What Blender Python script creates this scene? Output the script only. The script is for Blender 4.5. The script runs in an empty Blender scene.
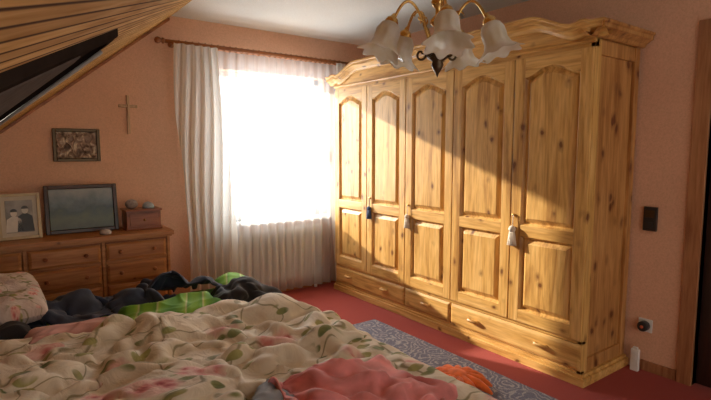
import bpy, math, random, time, bmesh
from mathutils import Vector, Matrix, noise
from mathutils.bvhtree import BVHTree
random.seed(4)
S=bpy.context.scene
# ---------------------------------------------------------------- materials
def newmat(name):
    m=bpy.data.materials.new(name); m.use_nodes=True
    nt=m.node_tree; b=nt.nodes['Principled BSDF']
    return m,nt,b
def nd(nt,t,ins=None,**kw):
    n=nt.nodes.new(t)
    for k,v in kw.items(): setattr(n,k,v)
    if ins:
        for k,v in ins.items():
            if isinstance(v,bpy.types.NodeSocket): nt.links.new(v,n.inputs[k])
            else: n.inputs[k].default_value=v
    return n
def col(c): return (c[0],c[1],c[2],1)
def ramp(nt,fac,stops,interp='LINEAR'):
    r=nt.nodes.new('ShaderNodeValToRGB'); r.color_ramp.interpolation=interp
    e=r.color_ramp.elements
    e[0].position=stops[0][0]; e[0].color=col(stops[0][1])
    e[1].position=stops[-1][0]; e[1].color=col(stops[-1][1])
    for p,c in stops[1:-1]:
        x=e.new(p); x.color=col(c)
    nt.links.new(fac,r.inputs[0]); return r.outputs[0]
def mixc(nt,f,a,b,blend='MIX'):
    n=nt.nodes.new('ShaderNodeMix'); n.data_type='RGBA'; n.blend_type=blend
    for i,v in ((0,f),(6,a),(7,b)):
        if isinstance(v,bpy.types.NodeSocket): nt.links.new(v,n.inputs[i])
        else: n.inputs[i].default_value=(v if i==0 else col(v))
    return n.outputs[2]
def math_(nt,op,a,b=0.0,c=None):
    n=nt.nodes.new('ShaderNodeMath'); n.operation=op
    for i,v in enumerate((a,b) if c is None else (a,b,c)):
        if isinstance(v,bpy.types.NodeSocket): nt.links.new(v,n.inputs[i])
        else: n.inputs[i].default_value=v
    return n.outputs[0]
def coords(nt,kind='Object',scale=(1,1,1),rot=(0,0,0),loc=(0,0,0)):
    tc=nt.nodes.new('ShaderNodeTexCoord')
    mp=nd(nt,'ShaderNodeMapping',{'Vector':tc.outputs[kind],'Scale':scale,'Rotation':rot,'Location':loc})
    return mp.outputs[0]
def bump(nt,b,h,strength=.3,dist=.01):
    n=nd(nt,'ShaderNodeBump',{'Height':h,'Strength':strength,'Distance':dist})
    nt.links.new(n.outputs[0],b.inputs['Normal'])
def plain(name,c,rough=.6,metal=0,var=.12,scale=20,bs=.1,spec=.5):
    m,nt,b=newmat(name)
    n=nd(nt,'ShaderNodeTexNoise',{'Vector':coords(nt),'Scale':scale,'Detail':4})
    lo=[x*(1-var) for x in c]; hi=[min(1,x*(1+var)) for x in c]
    nt.links.new(ramp(nt,n.outputs[0],[(.3,lo),(.7,hi)]),b.inputs['Base Color'])
    b.inputs['Roughness'].default_value=rough; b.inputs['Metallic'].default_value=metal
    b.inputs['Specular IOR Level'].default_value=spec
    if bs: bump(nt,b,n.outputs[0],bs,.005)
    return m
def wood(name,light,mid,dark,axis='z',knots=True,rough=.38,knot=(.15,.045,.010),kth=.13):
    m,nt,b=newmat(name)
    sc={'z':(1,1,.09),'x':(.09,1,1),'y':(1,.09,1)}[axis]
    v=coords(nt,scale=sc)
    n1=nd(nt,'ShaderNodeTexNoise',{'Vector':v,'Scale':14,'Detail':6,'Roughness':.6,'Distortion':.7})
    n2=nd(nt,'ShaderNodeTexNoise',{'Vector':v,'Scale':60,'Detail':3})
    c=ramp(nt,n1.outputs[0],[(.32,dark),(.48,mid),(.68,light)])
    c2=ramp(nt,n2.outputs[0],[(.3,(.70,.62,.55)),(.6,(1,1,1))])
    c=mixc(nt,.8,c,c2,'MULTIPLY')
    if knots:
        ks={'z':(1,1,.65),'x':(.65,1,1),'y':(1,.65,1)}[axis]
        nv=nd(nt,'ShaderNodeTexNoise',{'Vector':coords(nt),'Scale':9,'Detail':2})
        va=nd(nt,'ShaderNodeMixRGB',{0:.04,1:coords(nt,scale=ks),2:nv.outputs[1]})
        vo=nd(nt,'ShaderNodeTexVoronoi',{'Vector':va.outputs[0],'Scale':9.5})
        k=ramp(nt,vo.outputs['Distance'],[(kth*.6,(.92,.92,.92)),(kth,(.38,.38,.38)),(kth*1.8,(0,0,0))])
        c=mixc(nt,k,c,knot)
    nt.links.new(c,b.inputs['Base Color'])
    b.inputs['Roughness'].default_value=rough
    bump(nt,b,n1.outputs[0],.08,.004)
    return m
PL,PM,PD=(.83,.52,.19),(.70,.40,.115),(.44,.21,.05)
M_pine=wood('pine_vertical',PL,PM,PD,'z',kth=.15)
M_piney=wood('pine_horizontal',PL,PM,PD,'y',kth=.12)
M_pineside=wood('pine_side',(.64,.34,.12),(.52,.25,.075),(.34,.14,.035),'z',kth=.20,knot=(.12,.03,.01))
M_dress=wood('dresser_wood',(.60,.29,.11),(.47,.20,.065),(.32,.11,.03),'x',kth=.08)
M_oak=wood('rod_wood',(.5,.2,.06),(.36,.13,.04),(.24,.07,.02),'x',knots=False)
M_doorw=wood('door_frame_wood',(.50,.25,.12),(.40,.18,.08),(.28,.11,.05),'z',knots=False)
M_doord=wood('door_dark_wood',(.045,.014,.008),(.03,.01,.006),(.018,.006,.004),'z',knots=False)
M_frame=wood('frame_dark_wood',(.08,.03,.015),(.05,.02,.01),(.03,.01,.005),'x',knots=False,rough=.3)
M_box=wood('box_wood',(.42,.16,.06),(.29,.09,.03),(.15,.04,.015),'x',knots=False,rough=.3)
M_dark=plain('dark_gap',(.02,.012,.008),.9,bs=0)
M_white=plain('white_paint',(.8,.8,.78),.4,var=.03)
M_brass=plain('brass',(.70,.46,.16),.25,1.0)
M_iron=plain('dark_bronze',(.09,.06,.035),.35,.8)
M_black=plain('black_plastic',(.02,.02,.022),.35)
M_cross=wood('cross_wood',(.66,.44,.26),(.56,.36,.19),(.45,.26,.12),'z',knots=False)
def plaster(name,c,bs=.5):
    m,nt,b=newmat(name)
    v=coords(nt)
    n=nd(nt,'ShaderNodeTexNoise',{'Vector':v,'Scale':90,'Detail':5,'Roughness':.7})
    n2=nd(nt,'ShaderNodeTexNoise',{'Vector':v,'Scale':2.2,'Detail':3})
    cc=ramp(nt,n2.outputs[0],[(.3,[x*.93 for x in c]),(.7,c)])
    c2=ramp(nt,n.outputs[0],[(.35,(.86,.84,.82)),(.6,(1,1,1))])
    nt.links.new(mixc(nt,1.0,cc,c2,'MULTIPLY'),b.inputs['Base Color'])
    b.inputs['Roughness'].default_value=.9
    bump(nt,b,n.outputs[0],bs,.006)
    return m
M_wall=plaster('salmon_plaster',(.86,.53,.36))
M_ceil=plaster('ceiling_plaster',(.78,.79,.76),.2)
def boards():
    m,nt,b=newmat('slope_boards')
    d=Vector((.4073,.9875,.3252)).normalized()
    nrm=Vector((-.8,0,1)).normalized()
    w=nrm.cross(d).normalized()
    tc=nt.nodes.new('ShaderNodeTexCoord')
    def dot(vec):
        n=nd(nt,'ShaderNodeVectorMath',{0:tc.outputs['Object'],1:tuple(vec)},operation='DOT_PRODUCT'); return n.outputs['Value']
    u=dot(d); v=dot(w)
    vs=math_(nt,'MULTIPLY',v,1/.034)
    fr=math_(nt,'FRACT',vs); fl=math_(nt,'FLOOR',vs)
    cmb=nd(nt,'ShaderNodeCombineXYZ',{0:math_(nt,'MULTIPLY',u,1.3),1:math_(nt,'MULTIPLY',v,18.0),2:math_(nt,'MULTIPLY',fl,3.7)})
    n1=nd(nt,'ShaderNodeTexNoise',{'Vector':cmb.outputs[0],'Scale':2.5,'Detail':5,'Distortion':.4})
    c=ramp(nt,n1.outputs[0],[(.3,(.48,.25,.07)),(.5,(.66,.39,.14)),(.72,(.80,.52,.22))])
    wn=nd(nt,'ShaderNodeTexWhiteNoise',{'W':fl},noise_dimensions='1D')
    tint=ramp(nt,wn.outputs[0],[(0,(.75,.72,.7)),(1,(1,1,1))])
    c=mixc(nt,1.0,c,tint,'MULTIPLY')
    seam=ramp(nt,fr,[(0,(0,0,0)),(.10,(.1,.1,.1)),(.20,(1,1,1)),(.92,(1,1,1)),(1,(.1,.1,.1))])
    c=mixc(nt,seam,(.06,.024,.01),c)
    nt.links.new(c,b.inputs['Base Color']); b.inputs['Roughness'].default_value=.9
    b.inputs['Specular IOR Level'].default_value=.03
    return m
M_boards=boards()
def carpet(name,c):
    m,nt,b=newmat(name)
    n=nd(nt,'ShaderNodeTexNoise',{'Vector':coords(nt),'Scale':250,'Detail':3})
    nt.links.new(ramp(nt,n.outputs[0],[(.3,[x*.7 for x in c]),(.7,c)]),b.inputs['Base Color'])
    b.inputs['Roughness'].default_value=.95; bump(nt,b,n.outputs[0],.6,.01)
    return m
M_carpet=carpet('red_carpet',(.44,.075,.06))
def rugmat():
    m,nt,b=newmat('rug_pattern')
    v=coords(nt)
    nz=nd(nt,'ShaderNodeTexNoise',{'Vector':v,'Scale':7,'Detail':4})
    vv=nd(nt,'ShaderNodeMixRGB',{0:.16,1:v,2:nz.outputs[1]})
    vo=nd(nt,'ShaderNodeTexVoronoi',{'Vector':vv.outputs[0],'Scale':6.5})
    rings=math_(nt,'SINE',math_(nt,'MULTIPLY',vo.outputs['Distance'],38.0))
    f=nd(nt,'ShaderNodeTexNoise',{'Vector':v,'Scale':160,'Detail':3})
    c=ramp(nt,rings,[(.0,(.24,.25,.34)),(.5,(.38,.38,.45)),(.95,(.54,.53,.56))])
    c2=ramp(nt,f.outputs[0],[(.3,(.5,.5,.53)),(.65,(1,1,1))])
    nt.links.new(mixc(nt,1,c,c2,'MULTIPLY'),b.inputs['Base Color'])
    b.inputs['Roughness'].default_value=.95; bump(nt,b,f.outputs[0],.8,.01)
    return m
M_rug=rugmat()
def fabric(name,c,var=.2,scale=6,rough=.85,sheen=.2):
    m,nt,b=newmat(name)
    n=nd(nt,'ShaderNodeTexNoise',{'Vector':coords(nt),'Scale':scale,'Detail':4})
    f=nd(nt,'ShaderNodeTexNoise',{'Vector':coords(nt),'Scale':300,'Detail':2})
    nt.links.new(ramp(nt,n.outputs[0],[(.3,[x*(1-var) for x in c]),(.7,[min(1,x*(1+var)) for x in c])]),b.inputs['Base Color'])
    b.inputs['Roughness'].default_value=rough; b.inputs['Sheen Weight'].default_value=sheen
    bump(nt,b,f.outputs[0],.25,.003); return m
M_navy=fabric('navy_cloth',(.030,.040,.075),.4,sheen=.12)
M_blackc=fabric('black_cloth',(.014,.014,.019),.4,sheen=.10)
M_pink=fabric('pink_fleece',(.78,.27,.27),.25,9)
M_pinks=fabric('pink_sheet',(.66,.36,.33),.2)
M_orange=fabric('orange_plush',(.88,.15,.02),.3,20)
M_greyc=fabric('grey_blue_cloth',(.30,.34,.40),.2)
M_matt=fabric('mattress_ticking',(.55,.52,.47),.08)
def floral(name='floral_cotton',fs=4.2,cream=((.72,.63,.49),(.84,.77,.64)),sc=1.0):
    m,nt,b=newmat(name)
    v=coords(nt,'UV')
    nz=nd(nt,'ShaderNodeTexNoise',{'Vector':v,'Scale':7,'Detail':3})
    vv=nd(nt,'ShaderNodeMixRGB',{0:.10,1:v,2:nz.outputs[1]}).outputs[0]
    base=ramp(nt,nz.outputs[0],[(.3,cream[0]),(.7,cream[1])])
    ns=nd(nt,'ShaderNodeTexNoise',{'Vector':v,'Scale':3.6,'Detail':1.5})
    st=math_(nt,'ABSOLUTE',math_(nt,'SUBTRACT',ns.outputs[0],.5))
    stm=ramp(nt,st,[(.004,(.8,.8,.8)),(.010,(0,0,0))])
    c=mixc(nt,stm,base,(.25,.22,.10))
    vl=nd(nt,'ShaderNodeTexVoronoi',{'Vector':coords(nt,'UV',(1,2.0,1),(0,0,.7)),'Scale':10})
    near=ramp(nt,st,[(.05,(1,1,1)),(.09,(0,0,0))])
    lm=ramp(nt,vl.outputs['Distance'],[(.30,(1,1,1)),(.36,(0,0,0))])
    lm=mixc(nt,1,near,lm,'MULTIPLY')
    lcol=ramp(nt,nz.outputs[0],[(.4,(.16,.20,.08)),(.6,(.42,.40,.15))])
    c=mixc(nt,lm,c,lcol)
    vf=nd(nt,'ShaderNodeTexVoronoi',{'Vector':vv,'Scale':fs})
    sepc=nd(nt,'ShaderNodeSeparateColor',{0:vf.outputs['Color']})
    sel=ramp(nt,sepc.outputs[0],[(.33,(0,0,0)),(.37,(1,1,1))])
    fm=ramp(nt,vf.outputs['Distance'],[(.24,(1,1,1)),(.36,(0,0,0))])
    fm=mixc(nt,1,sel,fm,'MULTIPLY')
    pet=nd(nt,'ShaderNodeTexVoronoi',{'Vector':vv,'Scale':fs*5.7})
    fc=ramp(nt,pet.outputs['Distance'],[(.1,(.46,.07,.09)),(.35,(.70,.25,.24)),(.7,(.82,.54,.48))])
    c=mixc(nt,fm,c,fc)
    nt.links.new(c,b.inputs['Base Color']); b.inputs['Roughness'].default_value=.8
    b.inputs['Sheen Weight'].default_value=.15
    fn=nd(nt,'ShaderNodeTexNoise',{'Vector':v,'Scale':12,'Detail':5,'Distortion':1.5})
    bump(nt,b,fn.outputs[0],.45,.025)
    return m
M_floral=floral()
M_pillow=floral('pillow_print',9.0,((.62,.50,.46),(.76,.68,.64)))
def greenm():
    m,nt,b=newmat('green_striped_sheet')
    v=coords(nt,scale=(1,1,1),rot=(0,0,.35))
    w=nd(nt,'ShaderNodeTexWave',{'Vector':v,'Scale':1.1,'Distortion':1.5,'Detail':1,'Detail Scale':.8})
    nt.links.new(ramp(nt,w.outputs[0],[(0,(.10,.30,.03)),(.40,(.20,.46,.05)),(.60,(.34,.56,.08)),(.68,(.62,.64,.28)),(.78,(.14,.38,.05)),(.95,(.24,.50,.06))]),b.inputs['Base Color'])
    b.inputs['Roughness'].default_value=.8; return m
M_green=greenm()
def sheer(name,transp,c=(.9,.88,.84)):
    m=bpy.data.materials.new(name); m.use_nodes=True; nt=m.node_tree; nt.nodes.clear()
    o=nt.nodes.new('ShaderNodeOutputMaterial')
    w=nd(nt,'ShaderNodeTexNoise',{'Vector':coords(nt,scale=(1,1,.05)),'Scale':60,'Detail':3})
    cc=ramp(nt,w.outputs[0],[(.3,[x*.88 for x in c]),(.7,c)])
    d=nd(nt,'ShaderNodeBsdfDiffuse',{0:cc}); t=nd(nt,'ShaderNodeBsdfTranslucent',{0:cc})
    tr=nd(nt,'ShaderNodeBsdfTransparent',{0:(1,1,1,1)})
    a=nd(nt,'ShaderNodeMixShader',{0:.5,1:d.outputs[0],2:t.outputs[0]})
    f=nd(nt,'ShaderNodeMixShader',{0:transp,1:a.outputs[0],2:tr.outputs[0]})
    nt.links.new(f.outputs[0],o.inputs[0]); return m
M_sheer=sheer('sheer_voile',.52,(.80,.83,.84)); M_drape=sheer('drape_cotton',.05,(.80,.77,.71))
def shademat():
    m=bpy.data.materials.new('frosted_glass_shade'); m.use_nodes=True; nt=m.node_tree; nt.nodes.clear()
    o=nt.nodes.new('ShaderNodeOutputMaterial')
    n=nd(nt,'ShaderNodeTexNoise',{'Vector':coords(nt),'Scale':18,'Detail':3})
    cc=ramp(nt,n.outputs[0],[(.35,(.86,.82,.70)),(.65,(.96,.95,.92))])
    d=nd(nt,'ShaderNodeBsdfDiffuse',{0:cc}); t=nd(nt,'ShaderNodeBsdfTranslucent',{0:cc}); g=nd(nt,'ShaderNodeBsdfGlossy',{'Roughness':.12})
    a=nd(nt,'ShaderNodeMixShader',{0:.55,1:d.outputs[0],2:t.outputs[0]})
    f=nd(nt,'ShaderNodeMixShader',{0:.12,1:a.outputs[0],2:g.outputs[0]})
    nt.links.new(f.outputs[0],o.inputs[0]); return m
M_shade=shademat()
def glassm():
    m=bpy.data.materials.new('window_glass'); m.use_nodes=True; nt=m.node_tree; nt.nodes.clear()
    o=nt.nodes.new('ShaderNodeOutputMaterial')
    tr=nd(nt,'ShaderNodeBsdfTransparent',{0:(1,1,1,1)}); g=nd(nt,'ShaderNodeBsdfGlossy',{'Roughness':.02})
    f=nd(nt,'ShaderNodeMixShader',{0:.05,1:tr.outputs[0],2:g.outputs[0]})
    nt.links.new(f.outputs[0],o.inputs[0]); return m
M_glass=glassm()
def paintm():
    m,nt,b=newmat('landscape_print')
    v=coords(nt); sp=nd(nt,'ShaderNodeSeparateXYZ',{0:v})
    n=nd(nt,'ShaderNodeTexNoise',{'Vector':v,'Scale':14,'Detail':5})
    h=math_(nt,'ADD',sp.outputs[2],math_(nt,'MULTIPLY',n.outputs[0],.16))
    h=math_(nt,'MULTIPLY',math_(nt,'SUBTRACT',h,.88),2.2)
    nt.links.new(ramp(nt,h,[(.1,(.05,.05,.02)),(.35,(.10,.12,.05)),(.5,(.05,.07,.06)),(.65,(.13,.17,.19)),(.85,(.32,.34,.34))]),b.inputs['Base Color'])
    b.inputs['Roughness'].default_value=.25; return m
M_paint=paintm()
def bwm():
    m,nt,b=newmat('old_photo_print')
    n=nd(nt,'ShaderNodeTexNoise',{'Vector':coords(nt),'Scale':9,'Detail':4})
    nt.links.new(ramp(nt,n.outputs[0],[(.35,(.20,.17,.14)),(.65,(.45,.41,.36))]),b.inputs['Base Color'])
    b.inputs['Roughness'].default_value=.3; return m
M_bw=bwm()
def reliefm():
    m,nt,b=newmat('copper_relief')
    v=coords(nt)
    n=nd(nt,'ShaderNodeTexNoise',{'Vector':v,'Scale':22,'Detail':4,'Distortion':.8})
    nt.links.new(ramp(nt,n.outputs[0],[(.35,(.09,.055,.04)),(.52,(.32,.22,.16)),(.68,(.75,.64,.50))]),b.inputs['Base Color'])
    b.inputs['Metallic'].default_value=.4; b.inputs['Roughness'].default_value=.4
    bump(nt,b,n.outputs[0],1.0,.03); return m
M_relief=reliefm()
M_gold=plain('aged_gold_frame',(.48,.37,.22),.45,.3)
M_paper=plain('ivory_mount',(.62,.56,.46),.6,var=.05)
M_figd=plain('print_dark_ink',(.03,.03,.03),.4); M_figl=plain('print_light_ink',(.7,.66,.6),.4)
M_stone=plain('speckled_stone',(.30,.27,.27),.4,var=.4,scale=40)
M_sky=plain('blue_ceramic',(.30,.38,.45),.3)
M_clear=plain('milky_glass',(.45,.40,.38),.1)
M_blue=fabric('blue_tassel_thread',(.05,.09,.2)); M_cream=fabric('cream_tassel_thread',(.75,.66,.55)); 
M_lamp=plain('bulb',(.9,.85,.7),.3)

# ---------------------------------------------------------------- mesh builder
class B:
    def __init__(s): s.v=[];s.f=[];s.m=[];s.sm=[];s.uv=[];s.mats=[];s.xf=Matrix.Identity(4)
    def mi(s,m):
        if m not in s.mats: s.mats.append(m)
        return s.mats.index(m)
    def add(s,vs,fs,m,smooth=False,uvs=None):
        o=len(s.v); s.v+= [tuple(s.xf@Vector(p)) for p in vs]
        s.uv+= uvs if uvs else [(p[0],p[1]) for p in vs]
        k=s.mi(m)
        for f in fs: s.f.append([o+i for i in f]); s.m.append(k); s.sm.append(smooth)
    def box(s,x0,x1,y0,y1,z0,z1,m):
        vs=[(x0,y0,z0),(x1,y0,z0),(x1,y1,z0),(x0,y1,z0),(x0,y0,z1),(x1,y0,z1),(x1,y1,z1),(x0,y1,z1)]
        s.add(vs,[(0,3,2,1),(4,5,6,7),(0,1,5,4),(1,2,6,5),(2,3,7,6),(3,0,4,7)],m)
    def grid(s,fn,nu,nv,m,smooth=True,closeu=False,uvs=1.0):
        vs=[];uv=[]
        for j in range(nv+1):
            for i in range(nu if closeu else nu+1):
                vs.append(fn(i/nu,j/nv)); uv.append((i/nu*uvs,j/nv*uvs))
        w=nu if closeu else nu+1; fs=[]
        for j in range(nv):
            for i in range(nu):
                a=j*w+i; b_=j*w+(i+1)%w; fs.append((a,b_,b_+w,a+w))
        s.add(vs,fs,m,smooth,uv)
    def lathe(s,prof,o,m,n=24,axis=Vector((0,0,1)),ruf=None,lobes=6):
        q=Vector((0,0,1)).rotation_difference(Vector(axis).normalized()).to_matrix(); o=Vector(o)
        def fn(u,v):
            k=int(round(v*(len(prof)-1))); r,z=prof[k]; a=2*math.pi*u
            if ruf:
                w=min(1,max(0,(r-.03)/.05)); r*=1+ruf*math.cos(lobes*a)*w; z+=ruf*.06*math.cos(lobes*a)*w
            return tuple(o+q@Vector((r*math.cos(a),r*math.sin(a),z)))
        s.grid(fn,n,len(prof)-1,m,True,True)
    def tube(s,pts,r,m,n=10):
        pts=[Vector(p) for p in pts]; vs=[];fs=[]
        for i,p in enumerate(pts):
            d=(pts[min(i+1,len(pts)-1)]-pts[max(i-1,0)]).normalized()
            up=Vector((0,0,1)) if abs(d.z)<.9 else Vector((0,1,0))
            a=d.cross(up).normalized(); b_=d.cross(a).normalized()
            rr=r[i] if isinstance(r,(list,tuple)) else r
            for k in range(n):
                t=2*math.pi*k/n; vs.append(tuple(p+a*rr*math.cos(t)+b_*rr*math.sin(t)))
        for i in range(len(pts)-1):
            for k in range(n):
                a=i*n+k; b2=i*n+(k+1)%n; fs.append((a,b2,b2+n,a+n))
        fs.append(tuple(range(n))[::-1]); fs.append(tuple((len(pts)-1)*n+k for k in range(n)))
        s.add(vs,fs,m,True)
    def loops(s,loops_,m,cap0=True,cap1=True):
        n=len(loops_[0]); vs=[p for l in loops_ for p in l]; fs=[]
        for j in range(len(loops_)-1):
            for i in range(n): a=j*n+i;b_=j*n+(i+1)%n; fs.append((a,b_,b_+n,a+n))
        if cap0: fs.append(tuple(range(n))[::-1])
        if cap1: fs.append(tuple((len(loops_)-1)*n+i for i in range(n)))
        s.add(vs,fs,m)
    def ball(s,c,r,m,n=16,sc=(1,1,1)):
        pr=[(max(1e-4,math.sin(math.pi*k/n)),-math.cos(math.pi*k/n)) for k in range(n+1)]
        c=Vector(c)
        def fn(u,v):
            k=int(round(v*n)); a=2*math.pi*u
            return (c.x+r*sc[0]*pr[k][0]*math.cos(a),c.y+r*sc[1]*pr[k][0]*math.sin(a),c.z+r*sc[2]*pr[k][1])
        s.grid(fn,n*2,n,m,True,True)
    def done(s,name,bevel=0,solid=0,parent=None,recalc=True):
        me=bpy.data.meshes.new(name); me.from_pydata(s.v,[],s.f)
        for m in s.mats: me.materials.append(m)
        me.polygons.foreach_set('material_index',s.m); me.polygons.foreach_set('use_smooth',s.sm)
        ul=me.uv_layers.new(name='UVMap')
        for l in me.loops: ul.data[l.index].uv=s.uv[l.vertex_index]
        if recalc:
            bm=bmesh.new(); bm.from_mesh(me); bmesh.ops.recalc_face_normals(bm,faces=bm.faces); bm.to_mesh(me); bm.free()
        o=bpy.data.objects.new(name,me); S.collection.objects.link(o)
        if solid:
            md=o.modifiers.new('s','SOLIDIFY'); md.thickness=solid; md.offset=-1
        if bevel:
            md=o.modifiers.new('b','BEVEL'); md.width=bevel; md.segments=2; md.limit_method='ANGLE'; md.angle_limit=.7
        if parent: o.parent=parent
        return o
# ---------------------------------------------------------------- BEDDING by cloth simulation
bx0,bx1,by0,by1=-.40,1.64,.70,3.84
ZM=.43
def clothmesh(name,pts,x0,x1,y0,y1,step,z0,amp,seed,m,uvs=1.0,fr=(3.2,7)):
    def inside(x,y):
        r=False
        for i in range(len(pts)):
            xa,ya=pts[i];xb,yb=pts[(i+1)%len(pts)]
            if (ya>y)!=(yb>y) and x<(xb-xa)*(y-ya)/(yb-ya)+xa: r=not r
        return r
    nx=int((x1-x0)/step); ny=int((y1-y0)/step); V=[];UV=[];F=[];ix={}
    ok=lambda i,j: inside(x0+i*step,y0+j*step)
    def vert(i,j):
        if (i,j) in ix: return ix[(i,j)]
        x=x0+i*step; y=y0+j*step
        z=z0+amp*(noise.noise(Vector((x*fr[0],y*fr[0],seed)))+.6*noise.noise(Vector((x*fr[1],y*fr[1],seed+3))))
        V.append((x,y,z)); UV.append((x*uvs,y*uvs)); ix[(i,j)]=len(V)-1; return len(V)-1
    for i in range(nx):
        for j in range(ny):
            q=[(i,j),(i+1,j),(i+1,j+1),(i,j+1)]
            if all(ok(*k) for k in q): F.append([vert(*k) for k in q])
    b=B(); b.add(V,F,m,True,UV); return b.done(name,recalc=False)
def setcloth(o,shrink,bend,mass=.3,dist=.012):
    md=o.modifiers.new('cl','CLOTH'); c=md.settings
    c.quality=5; c.mass=mass; c.tension_stiffness=15; c.compression_stiffness=15; c.shear_stiffness=5; c.bending_stiffness=bend
    c.air_damping=2.5; c.shrink_min=-shrink
    md.collision_settings.collision_quality=2; md.collision_settings.distance_min=dist
def runsim(objs,n):
    t=time.time()
    for f in range(1,n+1): S.frame_set(f)
    dg=bpy.context.evaluated_depsgraph_get()
    for o in objs:
        ev=o.evaluated_get(dg); me=bpy.data.meshes.new_from_object(ev)
        co=[v.co.copy() for v in me.vertices]
        o.modifiers.clear()
        for v,c in zip(o.data.vertices,co): v.co=c
        o.data.update()
    print('sim',n,time.time()-t)
def collider(o,th=.01):
    o.modifiers.new('co','COLLISION'); o.collision.thickness_outer=th; o.collision.cloth_friction=25
b=B(); b.box(bx0,bx1,by0,by1,.0,ZM+.005,M_dark); b.box(-2,4,-1,5,-.2,.08,M_dark)
for (x,y,r,h) in ((1.40,2.78,.16,.13),(.75,2.85,.2,.10),(.55,2.0,.3,.09),(1.2,1.7,.22,.08),(0,2.5,.25,.10),
                  (.40,3.64,.12,.13),(.72,3.60,.10,.11),(.98,3.64,.13,.17),(1.24,3.66,.09,.10),(1.42,3.28,.12,.15),(1.26,3.20,.08,.09)):
    b.ball((x,y,ZM-.02),r,M_dark,10,(1,1,(h+.02)/r))
col1=b.done('tmp_col'); collider(col1)
duv=clothmesh('floral_duvet',[( -.42,.68),(1.86,.60),(1.90,1.5),(1.84,2.92),(1.30,3.0),(.6,3.02),(.1,3.1),(-.42,3.2)],-.45,1.95,.58,3.25,.0205,ZM+.17,.12,2.0,M_floral,1.0,(3.4,9))
setcloth(duv,.19,.9,.25,.013)
trou=clothmesh('navy_trousers',[(.12,3.46),(.16,3.80),(.52,3.80),(.62,3.74),(1.20,3.82),(1.34,3.74),(1.32,3.60),(.84,3.58),(1.02,3.48),(1.08,3.34),(1.00,3.28),(.62,3.42),(.40,3.38)],.05,1.5,3.2,3.84,.0150,ZM+.24,.12,5.0,M_navy,1,(7,14))
setcloth(trou,.42,.3,.3,.009)
swe=clothmesh('black_sweater',[(1.14,3.20),(1.18,3.36),(1.26,3.44),(1.46,3.50),(1.52,3.38),(1.66,3.36),(1.66,3.20),(1.54,3.16),(1.56,3.00),(1.26,3.02)],1.1,1.75,2.95,3.6,.0145,ZM+.26,.12,8.0,M_blackc,1,(7,14))
setcloth(swe,.42,.3,.3,.009)
runsim([duv,trou,swe],46)
bpy.data.objects.remove(col1)
collider(duv,.008)
rob=clothmesh('pink_fleece_robe',[(.84,1.48),(.88,1.68),(1.04,1.74),(1.20,1.62),(1.34,1.60),(1.42,1.44),(1.38,1.14),(1.2,1.02),(1.1,1.15),(.98,1.08),(.86,1.24)],.7,1.5,.95,1.8,.0135,.80,.12,12.0,M_pink,1,(7,14))
setcloth(rob,.42,.35,.3,.010)
gsh=clothmesh('grey_shirt',[(.66,1.60),(.70,1.76),(.86,1.82),(.96,1.72),(.86,1.56)],.6,.98,1.45,1.85,.014,.78,.08,14.0,M_greyc)
setcloth(gsh,.25,.5,.3,.010)
runsim([rob,gsh],36)
duv.modifiers.clear()
S.frame_set(1)
def finish(o,solid,sub=1,off=1):
    if sub: md=o.modifiers.new('ss','SUBSURF'); md.levels=sub; md.render_levels=sub
    md=o.modifiers.new('s','SOLIDIFY'); md.thickness=solid; md.offset=off
finish(duv,.012); finish(trou,.006); finish(swe,.006); finish(rob,.007); finish(gsh,.005)
# ---------------------------------------------------------------- room
YB=4.65; XR=3.54; ZC=2.69
SX=lambda x:1.594+.8*x
wx0,wx1,wz0,wz1=1.78,2.98,.79,2.27
b=B(); b.box(-1.0,wx0,YB,YB+.28,0,ZC+.1,M_wall); b.box(wx1,XR+.1,YB,YB+.28,0,ZC+.1,M_wall)
b.box(wx0,wx1,YB,YB+.28,0,wz0,M_wall); b.box(wx0,wx1,YB,YB+.28,wz1,ZC+.1,M_wall); b.done('wall_back')
dy0,dy1,dz1=.30,1.19,2.20
b=B(); b.box(XR,XR+.12,dy1,YB,0,ZC+.1,M_wall); b.box(XR,XR+.12,-1.5,dy0,0,ZC+.1,M_wall); b.box(XR,XR+.12,dy0,dy1,dz1,ZC+.1,M_wall); b.done('wall_right')
b=B(); b.box(-1.06,-1.0,-1.5,YB,0,SX(-1)+.05,M_wall); b.done('wall_left')
b=B(); b.box(-1.06,XR+1.2,-1.5,YB+.28,-.1,0,M_carpet); b.done('floor')
xs=(ZC-1.594)/.8
b=B(); b.box(xs,XR+.12,-1.5,YB,ZC,ZC+.1,M_ceil); b.done('ceiling')
b=B(); t=.08
b.loops([[(-1.0,y,SX(-1.0)),(xs,y,ZC),(xs,y,ZC+t),(-1.0,y,SX(-1.0)+t)] for y in (-1.5,YB)],M_boards); b.done('ceiling_slanted')
b=B()
b.loops([[(-1.0,y,SX(-1.0)-.003),(xs-.02,y,ZC-.019),(xs-.02,y,ZC-.045),(-1.0,y,SX(-1.0)-.03)] for y in (YB-.03,YB)],M_oak); b.done('trim_1',bevel=.003)
b=B(); b.box(1.25,3.52,YB-.015,YB,0,.07,M_oak); b.done('baseboard_back',bevel=.003)
b=B(); b.box(XR-.015,XR,1.28,1.5,0,.07,M_doorw); b.done('baseboard_right',bevel=.003)
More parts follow.
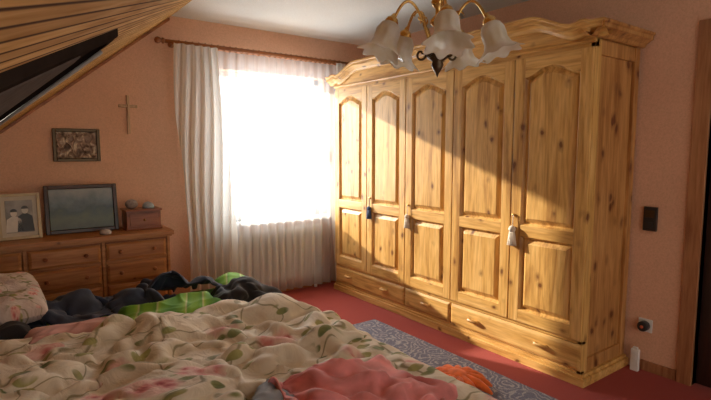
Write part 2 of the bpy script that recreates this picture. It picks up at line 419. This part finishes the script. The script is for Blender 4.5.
# window
b=B()
f=.055
for (x0,x1,z0,z1) in ((wx0,wx0+f,wz0,wz1),(wx1-f,wx1,wz0,wz1),(wx0,wx1,wz0,wz0+f),(wx0,wx1,wz1-f,wz1)):
    b.box(x0,x1,YB+.12,YB+.18,z0,z1,M_white)
b.box(wx0-.04,wx1+.03,YB-.06,YB+.12,wz0-.035,wz0,M_white)
b.box(wx0+f,wx1-f,YB+.148,YB+.152,wz0+f,wz1-f,M_glass)
b.box(wx1-f-.03,wx1-f-.01,YB+.09,YB+.12,1.45,1.57,M_brass)
b.done('window_1')
b=B()
for i in range(14):
    x=1.85+i*.075; b.box(x,x+.055,YB-.09,YB-.03,.14,.70,M_white)
b.box(1.83,2.9,YB-.08,YB-.045,.16,.20,M_white); b.box(1.83,2.9,YB-.08,YB-.045,.63,.67,M_white)
b.box(1.9,1.93,YB-.075,YB-.04,0,.16,M_white); b.box(2.8,2.83,YB-.075,YB-.04,.0,.16,M_white)
b.done('radiator',bevel=.01)
b=B()
b.box(XR-.02,XR+.12,dy1,dy1+.085,0,dz1+.085,M_doorw); b.box(XR-.02,XR+.12,dy0-.085,dy0,0,dz1+.085,M_doorw)
b.box(XR-.02,XR+.12,dy0,dy1,dz1,dz1+.085,M_doorw)
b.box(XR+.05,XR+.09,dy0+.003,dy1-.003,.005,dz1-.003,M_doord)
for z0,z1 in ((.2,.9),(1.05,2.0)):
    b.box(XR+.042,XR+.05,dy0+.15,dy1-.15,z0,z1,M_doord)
b.tube([(XR+.05,.42,1.03),(XR,.42,1.03),(XR,.54,1.03)],.009,M_brass)
b.done('door_1',bevel=.006)
# ---------------------------------------------------------------- wardrobe
XF=2.96; Y0,Y1=1.61,4.40; DW=(Y1-Y0)/5
b=B()
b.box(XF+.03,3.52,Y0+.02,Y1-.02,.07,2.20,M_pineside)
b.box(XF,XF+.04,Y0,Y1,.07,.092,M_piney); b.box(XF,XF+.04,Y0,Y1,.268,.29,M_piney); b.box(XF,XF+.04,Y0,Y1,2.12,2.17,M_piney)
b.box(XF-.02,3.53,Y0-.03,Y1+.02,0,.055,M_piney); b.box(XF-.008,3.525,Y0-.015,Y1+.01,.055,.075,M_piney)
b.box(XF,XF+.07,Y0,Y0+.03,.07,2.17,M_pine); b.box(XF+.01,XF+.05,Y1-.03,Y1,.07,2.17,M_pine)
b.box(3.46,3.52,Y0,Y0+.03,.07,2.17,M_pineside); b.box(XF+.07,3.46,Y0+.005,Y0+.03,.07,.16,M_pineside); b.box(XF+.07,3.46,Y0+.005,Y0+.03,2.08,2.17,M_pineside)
for k in range(1,5):
    b.box(XF+.012,XF+.03,Y0+k*DW-.012,Y0+k*DW+.012,.29,2.12,M_dark)
def inset(poly,d):
    n=len(poly);out=[];
    for i in range(n):
        p=Vector(poly[i]);a=(Vector(poly[i-1])-p);c=(Vector(poly[(i+1)%n])-p)
        na=Vector((a.y,-a.x)).normalized(); nc=Vector((-c.y,c.x)).normalized()
        q=(na+nc)
        q=q/max(.3,q.length_squared)*2 if q.length>1e-6 else nc
        out.append(tuple(p+q*d))
    return out
def panel(y0,y1,z0,z1,arch):
    N=16; pts=[(y0,z0),(y1,z0)]; top=[]
    for i in range(N+1):
        t=i/N; y=y1+(y0-y1)*t; s=math.sin(math.pi*t)**1.6
        top.append((y,z1-arch+arch*s))
    if arch==0: top=[(y1,z1),(y0,z1)]
    return pts+top
def door(ya,yb):
    g=.005; ya+=g; yb-=g; sw=.078; x0,x1=XF-.014,XF+.022
    z0,z1=.294,2.118; zm0,zm1=.905,.985
    b.box(x0,x1,ya,ya+sw,z0,z1,M_pine); b.box(x0,x1,yb-sw,yb,z0,z1,M_pine)
    b.box(x0,x1,ya+sw,yb-sw,z0,z0+.085,M_piney); b.box(x0,x1,ya+sw,yb-sw,zm0,zm1,M_piney)
    arch=.065; zt=z1-.07
    poly=panel(ya+sw,yb-sw,zm1,zt,arch)
    low=poly[2:]
    rail=[(ya+sw,z1),(yb-sw,z1)]+low
    b.loops([[(x0,p[0],p[1]) for p in rail],[(x1,p[0],p[1]) for p in rail]],M_piney)
    for P in (panel(ya+sw,yb-sw,z0+.085,zm0,0),poly):
        P2=inset(P,.014); P3=inset(P,.05)
        b.loops([[(x0+.002,p[0],p[1]) for p in P],[(x0+.024,p[0],p[1]) for p in P2],[(x0+.023,p[0],p[1]) for p in inset(P,.02)],[(x0+.003,p[0],p[1]) for p in P3]],M_pine,cap0=False)
for k in range(5): door(Y0+k*DW,Y0+(k+1)*DW)
for a,c in ((0,2),(2,3),(3,5)):
    ya,yb=Y0+a*DW+.006,Y0+c*DW-.006
    P=[(ya,.096),(yb,.096),(yb,.264),(ya,.264)]
    P2=[(ya+.02,.116),(yb-.02,.116),(yb-.02,.244),(ya+.02,.244)]
    b.loops([[(XF+.02,p[0],p[1]) for p in P],[(XF-.004,p[0],p[1]) for p in P],[(XF-.012,p[0],p[1]) for p in P2]],M_piney)
    hs=[(ya+yb)/2] if c-a==1 else [ya+(yb-ya)*.25,ya+(yb-ya)*.78]
    for y in hs:
        b.tube([(XF-.008,y-.045,.185),(XF-.03,y-.04,.185),(XF-.036,y,.185),(XF-.03,y+.04,.185),(XF-.008,y+.045,.185)],[.011,.012,.013,.012,.011],M_piney)
def ztop(y):
    e=min(y-Y0,Y1-y); t=min(1,max(0,(e-.10)/.32)); t=t*t*(3-2*t)
    return 2.205+.10*t+ .018*math.sin(math.pi*min(1,max(0,e)/.10))*(1 if e<.1 else 0)
N=90; ys=[Y0+(Y1-Y0)*i/N for i in range(N+1)]
poly=[(Y0,2.15),(Y1,2.15)]+[(y,ztop(y)) for y in reversed(ys)]
b.loops([[(XF-.006,p[0],p[1]) for p in poly],[(XF+.03,p[0],p[1]) for p in poly]],M_piney)
prof=[(.03,0),(-.01,-.035),(-.025,-.03),(-.035,-.012),(-.06,.004),(-.075,.012),(-.075,.034),(-.085,.04),(-.085,.056),(.03,.056)]
def crown(u,v):
    y=Y0-.085+(Y1-Y0+.15)*u; k=int(round(v*(len(prof)-1))); dx,dz=prof[k]
    return (XF+dx,y,ztop(min(Y1,max(Y0,y)))+dz)
b.grid(crown,100,len(prof)-1,M_piney,smooth=False)
def crown2(u,v):
    k=int(round(v*(len(prof)-1))); dx,dz=prof[k]
    x=XF-.085+(3.53-XF+.085)*u
    return (x,Y0+dx,ztop(Y0)+dz)
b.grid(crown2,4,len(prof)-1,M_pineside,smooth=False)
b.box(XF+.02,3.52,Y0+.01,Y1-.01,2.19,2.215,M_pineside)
b.tube([(XF-.012,y,2.155) for y in (Y0-.01,Y1)],.012,M_piney)
b.done('wardrobe',bevel=.0025)
def tassel(y,m,z=1.0,big=1.0):
    b=B(); x=XF-.024
    b.tube([(x+.01,y,z+.10),(x-.004,y,z+.1)],.010,M_brass); b.tube([(x-.002,y-.004,z+.1),(x-.006,y,z+.02)],.003,m)
    b.ball((x-.008,y,z),.022*big,m,10)
    for i in range(14):
        a=2*math.pi*i/14; b.tube([(x-.008+.012*math.cos(a),y+.014*math.sin(a),z-.01),(x-.008+.016*math.cos(a)*big,y+.026*math.sin(a)*big,z-.10*big)],[.006,.007],m,6)
    return b
tassel(Y0+4*DW-.06,M_blue,.94).done('key_tassel')
tassel(Y0+3*DW-.05,M_cream,.92,1.0).done('key_tassel.001')
tassel(Y0+DW-.03,M_cream,.95,1.15).done('key_tassel.002')
# ---------------------------------------------------------------- curtains + rod
b=B(); zr=2.44; yr=4.52
b.tube([(1.27,yr,zr),(3.2,yr,zr)],.017,M_oak,12)
for x,d in ((1.27,-1),(3.2,1)):
    b.lathe([(.001,0),(.017,.0),(.026,.01),(.026,.02),(.014,.028),(.026,.045),(.03,.06),(.022,.078),(.001,.088)],(x,yr,zr),M_oak,14,(d,0,0))
for x in (1.36,3.12):
    b.tube([(x,YB,zr-.0),(x,yr,zr)],.012,M_oak); b.lathe([(.001,0),(.03,0),(.03,.012),(.001,.014)],(x,YB,zr),M_oak,14,(0,-1,0))
for i in range(30):
    x=1.39+i*.0585
    b.tube([(x,yr+.025*math.cos(a),zr-.004+.025*math.sin(a)) for a in [2*math.pi*k/12 for k in range(13)]],.0035,M_oak,6)
b.done('curtain_rod')
def cur(x0,x1,z0,z1,amp,fq,y,ph,seed,taper=None):
    def fn(u,v):
        z=z0+(z1-z0)*v; x=x0+(x1-x0)*u
        if taper: x=taper(u,v)
        a=amp*(1.0-.55*v)
        w=noise.noise(Vector((x*2.2,z*.5,seed)))
        yy=y+a*math.sin(x*fq+ph+2.5*w)+.012*noise.noise(Vector((x*14,z*.8,seed+3)))
        return (x+.012*math.sin(z*3+x*9),yy,z)
    return fn
b=B(); b.grid(cur(1.62,3.10,.05,2.41,.025,62,4.525,0,1.0),340,40,M_sheer); b.done('sheer_curtain')
def tp(u,v):
    l=1.36+.04*math.sin(v*5); r=1.78+.05*math.sin(v*4+1)+.04*(1-v)
    return l+(r-l)*u
b=B(); b.grid(cur(1.36,1.74,.04,2.42,.038,80,4.455,1,5.0,tp),200,50,M_drape); b.done('drape_curtain')
def tp2(u,v):
    l=2.98-.02*math.sin(v*4); return l+(3.13-l)*u
b=B(); b.grid(cur(2.95,3.13,.04,2.42,.03,85,4.455,2,8.0,tp2),90,50,M_drape); b.done('drape_curtain.001')
# ---------------------------------------------------------------- dresser
b=B(); yf=4.22; yk=4.63; L=-.62; R=1.17
b.box(L,R,yf+.02,yk,.06,.80,M_dress); b.box(L-.03,R+.03,yf-.025,yk,.805,.84,M_dress); b.box(L-.015,R+.015,yf-.01,yk,.79,.805,M_dress)
b.box(L-.02,R+.02,yf-.01,yk,0,.07,M_dress)
cols=[(L+.03,.135),(.175,.645),(.685,R-.035)]
for x0,x1 in cols:
    for z0,z1 in ((.635,.775),(.46,.615),(.28,.44),(.1,.26)):
        b.loops([[(p[0],yk_,p[1]) for p in q] for yk_,q in ((yf+.02,[(x0,z0),(x1,z0),(x1,z1),(x0,z1)]),(yf+.004,[(x0,z0),(x1,z0),(x1,z1),(x0,z1)]),(yf-.006,[(x0+.02,z0+.02),(x1-.02,z0+.02),(x1-.02,z1-.02),(x0+.02,z1-.02)]))],M_dress)
        for q in (.22,.78):
            b.lathe([(.007,0),(.007,.012),(.017,.02),(.014,.03),(.001,.034)],(x0+(x1-x0)*q,yf-.004,(z0+z1)/2),M_box,12,(0,-1,0))
for x in (.155,.665,R-.012):
    b.box(x-.012,x+.012,yf+.005,yf+.03,.08,.79,M_dress)
b.done('dresser',bevel=.004)
def frame(name,cx,y,z0,w,h,fw,fm,pic,mount=0,tilt=.12,extra=None,rz=0):
    b=B(); b.xf=Matrix.Translation((cx,y,z0))@Matrix.Rotation(rz,4,'Z')@Matrix.Rotation(-tilt,4,'X')
    hw=w/2
    for (x0,x1,za,zb) in ((-hw,-hw+fw,0,h),(hw-fw,hw,0,h),(-hw+fw,hw-fw,0,fw),(-hw+fw,hw-fw,h-fw,h)):
        b.box(x0,x1,-.012,.012,za,zb,fm)
    b.box(-hw+fw,hw-fw,.0,.008,fw,h-fw,M_paper if mount else pic)
    if mount: b.box(-hw+fw+mount,hw-fw-mount,-.003,0,fw+mount,h-fw-mount,pic)
    if extra: extra(b)
    if tilt>0:
        b.xf=Matrix.Translation((cx,y,z0))@Matrix.Rotation(rz,4,'Z')
        b.box(-.03,.03,.03+math.sin(tilt)*h*.3,.04+math.sin(tilt)*h*.3,0,h*.35,M_dark)
    return b.done(name,bevel=.004)
def couple(b):
    for x,hd,bd,zz in ((.035,M_figl,M_figd,.215),(-.035,M_figl,M_figl,.195)):
        pts=[(x-.055,.055),(x+.055,.055),(x+.045,zz-.045),(x+.015,zz-.025),(x-.015,zz-.025),(x-.045,zz-.045)]
        b.loops([[(p[0],-.003,p[1]) for p in pts],[(p[0],-.005,p[1]) for p in pts]],bd)
        o=[(x+.021*math.cos(a),zz+.027*math.sin(a)) for a in [2*math.pi*k/14 for k in range(14)]]
        b.loops([[(p[0],-.003,p[1]) for p in o],[(p[0],-.006,p[1]) for p in o]],hd)
        o=[(x+.023*math.cos(a),zz+.010+.023*math.sin(a)) for a in [math.pi*k/10 for k in range(11)]]
        b.loops([[(p[0],-.005,p[1]) for p in o],[(p[0],-.007,p[1]) for p in o]],M_figd)
frame('wedding_photo_frame',.15,4.42,.842,.27,.34,.022,M_gold,M_bw,.028,.12,couple,.06)
frame('landscape_picture_frame',.575,4.50,.842,.52,.385,.03,M_frame,M_paint,0,.13)
frame('relief_wall_picture',.575,YB-.013,1.41,.34,.265,.025,M_iron,M_relief,0,0)
b=B(); cx=.977; b.box(cx-.012,cx+.012,YB-.018,YB,1.64,1.97,M_cross); b.box(cx-.075,cx+.075,YB-.019,YB-.001,1.865,1.89,M_cross); b.box(cx-.006,cx+.006,YB-.028,YB-.018,1.78,1.89,M_cross); b.done('wall_cross',bevel=.003)
b=B(); b.box(.87,1.14,4.36,4.55,.842,1.0,M_box); b.box(.86,1.15,4.35,4.56,.995,1.012,M_box); b.box(.86,1.15,4.35,4.56,.842,.856,M_box)
b.box(.895,1.115,4.352,4.36,.875,.98,M_box); b.lathe([(.005,0),(.005,.01),(.011,.016),(.001,.024)],(1.005,4.352,.925),M_brass,10,(0,-1,0))
b.done('jewelry_box',bevel=.004)
b=B(); b.ball((.93,4.45,1.012+.04),.05,M_stone,14,(1,1,.8)); b.done('decorative_stone')
b=B(); b.lathe([(.001,0),(.048,0),(.05,.01),(.044,.03),(.025,.048),(.001,.056)],(1.06,4.44,1.013),M_sky,18); b.done('ceramic_trinket')
b=B(); b.lathe([(.001,0),(.04,0),(.045,.012),(.04,.03),(.02,.042),(.001,.045)],(.70,4.30,.842),M_clear,18); b.done('glass_paperweight')
# ---------------------------------------------------------------- skylight
b=B()
P=lambda x,y,d:(x,y,SX(x)-d)
quad=[(-.14,.50),(.311,1.56),(.306,1.70),(-.24,2.60)]
def ins(q,s):
    cx=sum(p[0] for p in q)/4; cy=sum(p[1] for p in q)/4
    return [(cx+(p[0]-cx)*s,cy+(p[1]-cy)*s) for p in q]
M_skf=plain('skylight_dark_frame',(.03,.022,.018),.9,spec=0.0,bs=0)
b.loops([[P(*p,-.01) for p in quad],[P(*p,.022) for p in quad],[P(*p,.022) for p in ins(quad,.9)],[P(*p,.006) for p in ins(quad,.88)]],M_skf)
q2=ins(quad,.62); b.loops([[P(*p,.002) for p in q2],[P(*p,.012) for p in q2]],plain('skylight_blind',(.12,.10,.09),.9,spec=0.0,bs=0))
b.tube([P(.306-.02,1.70-.02,.03),P(-.22,2.53,.03)],.006,plain('aluminium',(.36,.34,.32),.7,.0,spec=.1))
b.done('window_2')
# ---------------------------------------------------------------- bed
b=B()
b.box(bx0-.04,bx1+.04,by0,by0+.03,.12,.34,M_dress); b.box(bx0-.04,bx1+.04,by1-.03,by1,.12,.34,M_dress)
b.box(bx1+.01,bx1+.04,by0,by1,.10,.34,M_dress); b.box(bx0-.06,bx0-.02,by0,by1,.1,.78,M_dress)
for x in (bx0-.03,bx1+.01):
    for y in (by0+.03,by1-.03): b.box(x-.03,x+.03,y-.03,y+.03,0,.36,M_dress)
b.box(bx0,bx1,by0+.04,by1-.04,.18,.23,M_dress)
bed=b.done('double_bed',bevel=.01)
def mattress(name,y0,y1,m):
    b=B(); b.box(bx0+.01,bx1-.005,y0,y1,.235,ZM-.01,m); return b.done(name,bevel=.04)
o=mattress('mattress_near',by0+.05,2.25,M_matt); o.parent=bed
o=mattress('mattress_far',2.27,by1-.05,M_green); o.parent=bed
def folds(x,y,seed,sc=3.0):
    wx=.35*noise.noise(Vector((x*1.6,y*1.6,seed))); wy=.35*noise.noise(Vector((x*1.6,y*1.6,seed+7)))
    n1=noise.noise(Vector(((x+wx)*sc,(y+wy)*sc*1.0,seed+2)))
    n2=noise.noise(Vector(((x+wy)*sc*2.3,(y+wx)*sc*2.3,seed+4)))
    return (1-min(1,abs(n1)*3.2))**1.6,(1-min(1,abs(n2)*3.0))**1.5
b=B()
def ws(u,v):
    x=1.38+.28*u+.03*noise.noise(Vector((u,v*4,3))); y=3.46+.36*v
    return (x,y,ZM+.012+.085*max(0,math.sin(math.pi*u))**.6*(.8+.3*noise.noise(Vector((x*5,y*5,2))))+.008*noise.noise(Vector((x*20,y*14,9))))
b.grid(ws,40,60,M_green); b.done('folded_green_cover',solid=.008)
b=B()
def gl(u,v):
    x=.60+.62*u+.03*noise.noise(Vector((u*3,v*4,3))); y=3.06+.36*v+.03*noise.noise(Vector((u*3,v*4,8)))
    r1,r2=folds(x,y,31,3); e=min(1,min(u,1-u,v,1-v)*8); e=math.sqrt(1-(1-e)**2)
    return (x,y,ZM+.0+e*(.06+.03*r1+.014*r2))
b.grid(gl,70,50,M_green); b.done('green_bed_cover',recalc=False)
def pillow(name,c,sx,sy,sz,rz,m,tilt=0):
    b=B(); b.xf=Matrix.Translation(c)@Matrix.Rotation(rz,4,'Z')@Matrix.Rotation(tilt,4,'X')
    for sgn in (1,-1):
        def fn(u,v):
            a=2*u-1; d=2*v-1
            t=max(0,(1-a**4)*(1-d**4))**.45
            w=.02*noise.noise(Vector((a*3,d*3,sgn+4)))
            return (sx*a*(1-.05*d*d*abs(a)),sy*d*(1-.05*a*a),sgn*(sz*t)+w*t)
        b.grid(fn,36,36,m)
    return b.done(name,recalc=False)
pillow('floral_pillow',(-.12,3.60,.60),.34,.26,.11,.1,M_pillow,.25)
def patch(name,x0,x1,y0,y1,z,h,m,seed):
    b=B()
    def fn(u,v):
        x=x0+(x1-x0)*u; y=y0+(y1-y0)*v
        r1,r2=folds(x,y,seed,2.5); e=min(u,1-u,v,1-v)*6; e=min(1,e); e=math.sqrt(1-(1-e)**2)
        return (x+.05*noise.noise(Vector((x*4,y*4,seed))),y+.05*noise.noise(Vector((x*4,y*4,seed+5))),z+e*(h*.5+h*.35*r1+.012*r2))
    b.grid(fn,60,50,m); return b.done(name,recalc=False)
patch('dark_blanket',-.38,.12,3.24,3.50,ZM,.12,M_blackc,75)
patch('pink_sheet',.08,.62,3.08,3.34,ZM,.09,M_pinks,81)
# ---------------------------------------------------------------- rug
b=B()
def rg(u,v):
    x=1.86+.80*u; y=.6+2.75*v
    return (x,y,.014+.003*noise.noise(Vector((x*3,y*3,2))))
b.grid(rg,30,90,M_rug); b.box(1.86,2.66,.6,3.35,.001,.010,M_rug)
b.done('patterned_rug')
b=B(); c=Vector((2.28,2.04,.075))
b.ball(c,.08,M_orange,12,(1.1,1.2,.7))
for i in range(13):
    a=2*math.pi*i/13+.2; l=.20+.06*random.random()
    p=[c+Vector((math.cos(a)*l*t,math.sin(a)*l*t,.03*math.sin(math.pi*t)-.035*t)) for t in (0,.3,.6,.85,1)]
    b.tube(p,[.034,.034,.028,.02,.008],M_orange,8)
b.done('orange_plush_toy')
# ---------------------------------------------------------------- right wall items
b=B(); y=1.49; z=1.045; b.box(XR-.022,XR,y-.042,y+.042,z-.08,z+.08,M_black); b.box(XR-.028,XR-.022,y-.03,y+.03,z+.01,z+.06,M_iron); b.box(XR-.03,XR-.022,y-.02,y+.02,z-.06,z-.02,M_black); b.done('wall_thermostat',bevel=.008)
z=.315; b=B(); b.box(XR-.01,XR,1.44,1.53,z-.045,z+.045,M_white); b.lathe([(.001,0),(.034,0),(.034,.045),(.028,.05),(.001,.05)],(XR-.01,1.485,z),M_black,20,(-1,0,0)); b.lathe([(.001,0),(.012,0),(.01,.006),(.001,.006)],(XR-.06,1.485,z),plain('red_light',(.6,.12,.05)),12,(-1,0,0)); b.done('socket_timer',bevel=.004)
b=B(); b.box(XR-.075,XR-.045,1.49,1.54,0,.15,M_white); b.box(XR-.08,XR-.075,1.50,1.53,.08,.13,M_white); b.box(XR-.07,XR-.05,1.50,1.53,.15,.165,M_white); b.done('air_freshener',bevel=.008)
# ---------------------------------------------------------------- chandelier
b=B(); C=Vector((1.62,1.60,0))
b.lathe([(.001,ZC),(.06,ZC),(.055,ZC-.03),(.02,ZC-.05),(.008,ZC-.06)],C,M_brass,20)
b.tube([C+Vector((0,0,ZC-.05)),C+Vector((0,0,2.15))],.006,M_brass)
b.lathe([(.006,2.22),(.018,2.20),(.018,2.185),(.010,2.175),(.026,2.16),(.032,2.145),(.026,2.13),(.012,2.115),(.014,2.09),(.034,2.07),(.036,2.055),(.018,2.04),(.014,2.01),(.022,1.99),(.012,1.975)],C,M_brass,24)
b.lathe([(.012,1.985),(.03,1.97),(.05,1.95),(.055,1.93),(.045,1.905),(.022,1.89),(.028,1.875),(.018,1.855),(.008,1.84),(.001,1.822)],C,M_iron,24)
k_=1.18
for i in range(5):
    a=2*math.pi*i/5+.30; d=Vector((math.cos(a),math.sin(a),0)); e=Vector((-d.y,d.x,0))
    pts=[]
    for t in [k/14 for k in range(15)]:
        r=.03+.17*t; z=1.95+.20*math.sin(t*2.35)-.02*t
        pts.append(C+d*r+Vector((0,0,z)))
    pts.append(C+d*.215+Vector((0,0,2.045)))
    b.tube(pts,[.009]+[.0065]*14+[.008],M_brass,8)
    o=C+d*.215+Vector((0,0,2.055)); ax=(d*.35+Vector((0,0,-1))).normalized()
    b.lathe([(.001,-.03),(.008,-.022),(.012,-.012),(.024,-.004),(.030,.012),(.028,.03)],o,M_brass,16,ax)
    b.lathe([(r*k_,z*k_) for r,z in [(.022,.012),(.034,.022),(.042,.04),(.043,.06),(.042,.08),(.048,.10),(.060,.116),(.076,.128),(.082,.130),(.074,.126),(.046,.10),(.040,.08),(.041,.06),(.038,.04),(.020,.018)]],o,M_shade,64,ax,ruf=.11,lobes=8)
    b.ball(o+Vector(ax)*.06,.018,M_lamp,8,(1,1,1.3))
    # scroll ornaments on each arm and around the body
    sc=[C+d*(.085+.028*math.cos(t)*(1-t/9))+Vector((0,0,2.075+.028*math.sin(t)*(1-t/9))) for t in [k*.45 for k in range(15)]]
    b.tube(sc,.004,M_brass,6)
    a2=a+math.pi/5; d2=Vector((math.cos(a2),math.sin(a2),0))
    sc=[C+d2*(.075+.024*math.cos(t+3)*(1-t/9))+Vector((0,0,1.925+.028*math.sin(t+3)*(1-t/9))) for t in [k*.45 for k in range(15)]]
    b.tube(sc,.0055,M_iron,6)
b.done('chandelier')
# ---------------------------------------------------------------- lights
sun=bpy.data.lights.new('sun','SUN'); sun.energy=18; sun.angle=.02; sun.color=(1,.90,.72)
so=bpy.data.objects.new('sun',sun); S.collection.objects.link(so)
so.rotation_euler=Vector((.37,-1,-.36)).to_track_quat('-Z','Y').to_euler(); so.location=(1,7,4)
ar=bpy.data.lights.new('window_daylight','AREA'); ar.shape='RECTANGLE'; ar.size=1.5; ar.size_y=1.8; ar.energy=72; ar.color=(.95,.98,1)
ao=bpy.data.objects.new('window_daylight',ar); S.collection.objects.link(ao); ao.location=(2.38,5.05,1.55)
ao.rotation_euler=Vector((0,-1,0)).to_track_quat('-Z','Z').to_euler()
W=bpy.data.worlds.new('World'); S.world=W; W.use_nodes=True; nt=W.node_tree
bg=nt.nodes['Background']
tc=nt.nodes.new('ShaderNodeTexCoord'); sp=nd(nt,'ShaderNodeSeparateXYZ',{0:tc.outputs['Generated']})
mr=nd(nt,'ShaderNodeMapRange',{0:sp.outputs[1],1:-.4,2:.8,3:1.15,4:3.0})
nt.links.new(mr.outputs[0],bg.inputs[1])
nt.links.new(ramp(nt,sp.outputs[1],[(.0,(1.0,.93,.82)),(.7,(.85,.93,1))]),bg.inputs[0])
# ---------------------------------------------------------------- camera
th=math.radians(36.2); ph=math.radians(5.7)
F=Vector((math.sin(th)*math.cos(ph),math.cos(th)*math.cos(ph),-math.sin(ph)))
R_=Vector((math.cos(th),-math.sin(th),0)); U=R_.cross(F)
cam=bpy.data.cameras.new('camera'); cam.lens=497/711*36; cam.sensor_width=36; cam.clip_start=.02
co=bpy.data.objects.new('camera',cam); S.collection.objects.link(co)
M=Matrix.Identity(4)
for i in range(3): M[i][0]=R_[i]; M[i][1]=U[i]; M[i][2]=-F[i]; 
M[0][3],M[1][3],M[2][3]=0,0,1.5
co.matrix_world=M; S.camera=co
S.view_settings.view_transform='Standard'; S.view_settings.look='None'
